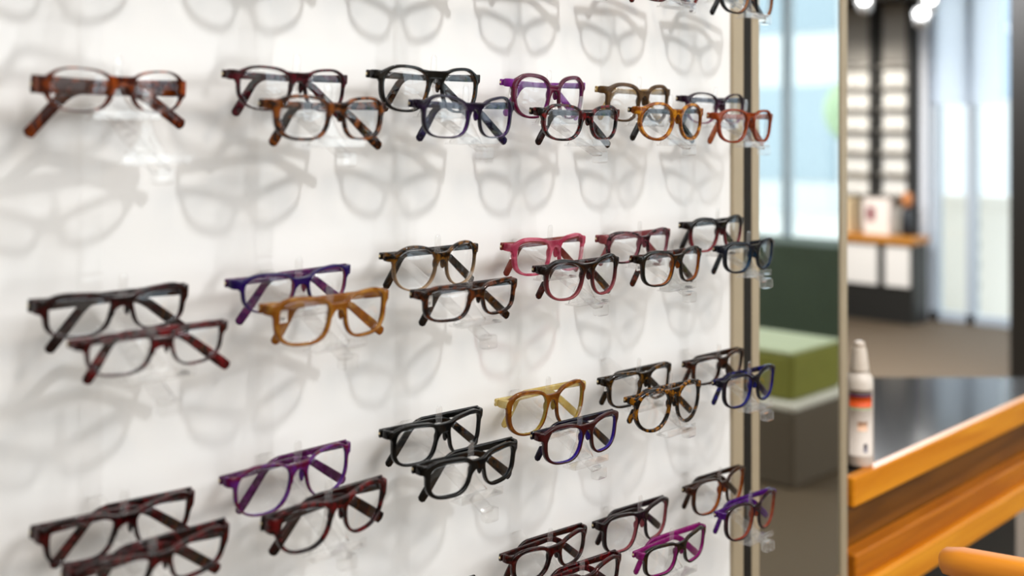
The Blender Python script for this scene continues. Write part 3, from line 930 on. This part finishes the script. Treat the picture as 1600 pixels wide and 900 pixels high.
obj('card', box(-.06, .0, -.1, .1, 0, .26, .003), simple('white_card', 'ece0d6', .6), root, False)
obj('red_patch', box(-.063, -.06, .01, .07, .1, .2), simple('dark_red_print', '7a2030', .6), root, False)
root = empty('figurine', (x1 - .25, 3.52, .61))
tag(root, 'small dark and orange ornament at the right end of the far low cabinet', 'ornament')
obj('body', lathe([(.035, 0), (.045, .06), (.04, .16), (.02, .2)], 20), simple('ornament_dark', '1c2026', .4), root)
obj('head', lathe([(.012, .2), (.035, .22), (.04, .26), (.03, .3), (.008, .31)], 20), simple('ornament_orange', 'c07a44', .5), root)
# bluish narrow banner and white pillar beside window
o = obj('trim_5', box(x1 - .05, x1 + .01, 3.47, 3.52, .0, 2.3), simple('pale_pillar', 'e4e8ee', .5), smooth=False); tag(o, kind='structure')
# dark bulkhead and its spot lamps
o = obj('trim_6', box(6.5, 7.6, 2.6, 6.2, 2.3, 2.9), simple('dark_bulkhead', '6a6a6a', .7), smooth=False); tag(o, kind='structure')
LAMPE = emit('lamp_glow', (1, .97, .92, 1), 14)
LAMPB = simple('lamp_housing', 'c9c9c9', .4, .3)
for i, (x, y, z, lab) in enumerate(((6.35, 3.24, 2.10, 'left round spot lamp above the far shelf bays'), (6.3, 2.857, 1.985, 'middle round spot lamp above the far shelf bays'),
                                    (6.62, 2.95, 2.10, 'right round spot lamp, nearest the far right window'))):
    root = empty('spot_lamp', (x, y, z), (0, math.radians(60), math.radians(205)))
    tag(root, lab, 'lamp', 'spot lamps above the far shelf bays')
    obj('housing', lathe([(.02, .0), (.045, .01), (.05, .09), (.047, .1), (.04, .098)], 24), LAMPB, root)
    obj('lamp_face', lathe([(.031, .0985), (.030, .1005)], 24), LAMPE, root)
    # stem up to the bulkhead
    st = obj('stem', lathe([(.008, 0), (.008, 1.0)], 10), LAMPB, root)
    st.matrix_parent_inverse = Matrix()
    inv = Matrix.Rotation(math.radians(205), 4, 'Z') @ Matrix.Rotation(math.radians(60), 4, 'Y')
    st.matrix_local = inv.inverted()
    st.scale = (1, 1, .9)

# ----------------------------------------------------- consultation desk
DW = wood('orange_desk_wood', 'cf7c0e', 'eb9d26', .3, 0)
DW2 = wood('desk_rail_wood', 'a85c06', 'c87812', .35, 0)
APR = wood('shaded_apron_wood', '5a3406', '7a4a0c', .4, 0)  # shade of the recess put into the colour as darker wood
DTOP = simple('black_desk_top', '0d0e10', .12, spec=.6, noise=.2, scale=8)
root = empty('desk', (0, 0, 0))
tag(root, 'desk with a glossy black top and thick orange wood edge beyond the mirror', 'desk')
DZ = .75
obj('desk_top', prism([(1.722, .918), (2.80, .918), (2.455, 1.262), (1.722, 1.262)], DZ - .03, DZ), DTOP, root, False)
obj('wood_edge', box(1.722, 2.80, .898, .9178, DZ - .05, DZ + .001, .003), DW, root, False)
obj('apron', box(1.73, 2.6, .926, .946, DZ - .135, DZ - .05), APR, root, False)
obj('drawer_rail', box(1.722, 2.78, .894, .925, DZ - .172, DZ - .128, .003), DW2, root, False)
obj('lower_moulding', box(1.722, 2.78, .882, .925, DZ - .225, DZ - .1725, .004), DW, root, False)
obj('modesty_panel', box(1.73, 2.69, .99, 1.0, .0, DZ - .115), BLACKP, root, False)
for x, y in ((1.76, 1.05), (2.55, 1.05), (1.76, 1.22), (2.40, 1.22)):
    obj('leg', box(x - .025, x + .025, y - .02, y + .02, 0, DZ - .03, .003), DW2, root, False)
# lens cleaner bottle on the desk
BOT = simple('white_bottle_plastic', 'd9cfc4', .35)
root = empty('spray_bottle', (1.803, .930, DZ + .0012))
tag(root, 'white spray bottle with an orange label band on the black desk top', 'bottle')
obj('body', lathe([(.021, 0), (.0235, .004), (.0235, .145), (.022, .155), (.014, .163), (.012, .166)], 36), BOT, root)
obj('pump_cap', lathe([(.0165, .164), (.0165, .168), (.0145, .182), (.0115, .203), (.0105, .206)], 30), simple('cream_cap', 'd2c6b8', .4), root)
obj('spout', lathe([(.0095, .2055), (.0095, .213), (.007, .2155)], 20), simple('cream_spout', 'd0c2b4', .4), root)


def band(r, z0, z1, a0, a1, n=16):
    V, F = [], []
    for i in range(n + 1):
        a = a0 + (a1 - a0) * i / n
        for rr in (r, r + .0004):
            V.append((rr * math.cos(a), rr * math.sin(a), z0)); V.append((rr * math.cos(a), rr * math.sin(a), z1))
    for i in range(n):
        b, c = i * 4, i * 4 + 4
        F += [(b + 2, c + 2, c + 3, b + 3), (b + 1, b, c, c + 1), (b, b + 2, c + 2, c), (b + 1, c + 1, c + 3, b + 3)]
    F += [(0, 1, 3, 2), (n * 4, n * 4 + 2, n * 4 + 3, n * 4 + 1)]
    return V, F


A0, A1 = math.radians(165), math.radians(262)
lab = obj('label', band(.0236, .02, .135, A0, A1 + .2), simple('label_paper', 'ddd2c8', .5), root)
obj('orange_band', band(.0241, .105, .124, A0, A1), simple('label_orange', 'e2571a', .5), lab)
obj('purple_line', band(.0241, .1243, .1285, A0, A1), simple('label_purple', '4c2a52', .5), lab)
obj('green_line', band(.0241, .101, .1047, A0, A1), simple('label_green', 'b8c79a', .5), lab)
obj('print_mark', band(.0241, .027, .042, math.radians(225), math.radians(240)), simple('label_ink', '6a6678', .5), lab)
obj('peach_print', band(.0241, .064, .08, math.radians(200), math.radians(240)), simple('label_peach', 'f0c4a4', .5), lab)

# low wooden armchair close to the camera (only its rounded arm rail shows)
root = empty('armchair', (1.605, .318, 0))
tag(root, 'wooden armchair with curved orange arm rail at the bottom right corner', 'chair')
CW = wood('chair_wood', 'cc7606', 'e8940f', .6, 1)
rail = []
for i in range(41):
    t = i / 40
    a = PI * (t * 1.0)
    # U shape open towards the desk
    if t < .2:
        rail.append((-.283, .255 - t / .2 * .2, .812 + .018 * (t / .2)))
    elif t > .8:
        rail.append((.283, .055 + (t - .8) / .2 * .2, .83 - .018 * ((t - .8) / .2)))
    else:
        a = PI + (t - .2) / .6 * PI
        rail.append((.283 * math.cos(a), .055 + .30 * math.sin(a), .83))
obj('arm_rail', sweep(rail, (0, 0, 1), [.03] + [.036] * 39 + [.03], [.032] + [.042] * 39 + [.032], n=14, ex=2.6), CW, root)
obj('seat', box(-.24, .24, -.2, .2, .40, .46, .02), simple('dark_seat', '201a16', .7), root, False)
for x, y in ((-.22, -.17), (.22, -.17), (-.22, .17), (.22, .17)):
    obj('leg', box(x - .02, x + .02, y - .02, y + .02, 0, .405, .004), CW, root, False)
for x, y in ((-.235, -.1), (.235, -.1), (0, -.235)):
    obj('upright', box(x - .014, x + .014, y - .014, y + .014, .42, .825, .003), CW, root, False)

# things on the window side that the mirror shows
root = empty('plinth', (3.895, -.6, 0))
tag(root, 'olive green block on a grey plinth, seen only in the mirror', 'plinth')
obj('base', box(-.235, .235, -.26, .26, .0, .29, .01), simple('plinth_grey', '554a3c', .6), root, False)
obj('ledge', box(-.24, .24, -.265, .265, .29, .325, .008), simple('plinth_ledge', 'd6d2c4', .5), root, False)
obj('block', box(-.225, .15, -.25, .25, .325, .500, .012), simple('olive_fabric', '7c7c2c', .7, noise=.2), root, False)
obj('top_pad', box(-.225, .15, -.25, .25, .5, .514, .006), simple('pale_green_top', 'b4bb94', .5), root, False)
GREEN = simple('bottle_green', '3c4a34', .6, noise=.3, scale=10)
o = obj('cupboard', box(-.25, .25, -.9, 1.15, 0, .62, .01), GREEN, smooth=False); o.location = (6.6, -2.5, 0)
tag(o, 'low dark green cupboard by the shop window', 'cupboard')

o = obj('box', box(-.12, .12, -.16, .16, 0, .2, .006), simple('white_carton', 'dfe3dc', .6), smooth=False); o.location = (6.5, -2.72, .62)
tag(o, 'white carton on the dark green cupboard, seen only in the mirror', 'box')

# -------------------------------------------------------------------- light
def spot(x, y, z, tx, ty, tz, e, size=75, col=(1, .93, .84), r=.02):
    l = bpy.data.lights.new('key_fill_spot', 'SPOT')
    l.energy = e; l.color = col; l.spot_size = math.radians(size); l.spot_blend = .7; l.shadow_soft_size = r
    ob = bpy.data.objects.new('key_fill_spot', l)
    COL.objects.link(ob)
    ob.location = (x, y, z)
    ob.rotation_euler = (Vector((tx, ty, tz)) - Vector((x, y, z))).to_track_quat('-Z', 'Y').to_euler()


def area(x, y, z, sx, sy, e, col=(1, .95, .88), rot=(0, 0, 0)):
    l = bpy.data.lights.new('fill_area', 'AREA')  # unseen fill light, added to brighten and even out the room
    l.shape = 'RECTANGLE'; l.size = sx; l.size_y = sy; l.energy = e; l.color = col
    ob = bpy.data.objects.new('fill_area', l)
    COL.objects.link(ob)
    ob.location = (x, y, z); ob.rotation_euler = rot


spot(.80, .05, 2.80, .78, WY, .45, 74, 96, (.99, 1, 1), .03)
spot(1.3, -.9, 2.75, 1.2, WY, .3, 42, 70, (1, .84, .68), .16)
area(1.0, -2.5, 2.85, 4.6, 3.0, 228, (.995, .997, 1))
area(4.5, -2.5, 2.85, 4, 2, 12)
area(5.0, 2.8, 2.28, 2, 2.2, 225, (.97, .98, 1))  # added to brighten the far floor and shelf bays
for y in (3.72, 4.02):
    spot(6.5, y, 2.25, 7.7, y, 1.3, 42, 60)  # unseen spots, added to brighten the far shelf bays
area(2.2, 2.0, 2.85, 1.0, 1.6, 10)

w = bpy.data.worlds.new('sky')
sc.world = w
w.use_nodes = True
wt = w.node_tree
bg = wt.nodes['Background']
bg.inputs[0].default_value = (.9, .955, 1, 1)
bg.inputs[1].default_value = 3.3

sc.view_settings.view_transform = 'Standard'
sc.view_settings.look = 'None'
sc.view_settings.exposure = -.05
sc.view_settings.gamma = 1
sc.view_settings.use_curve_mapping = False
sc.cycles.transparent_max_bounces = 40
sc.cycles.max_bounces = 8
sc.cycles.caustics_reflective = False
sc.cycles.caustics_refractive = False
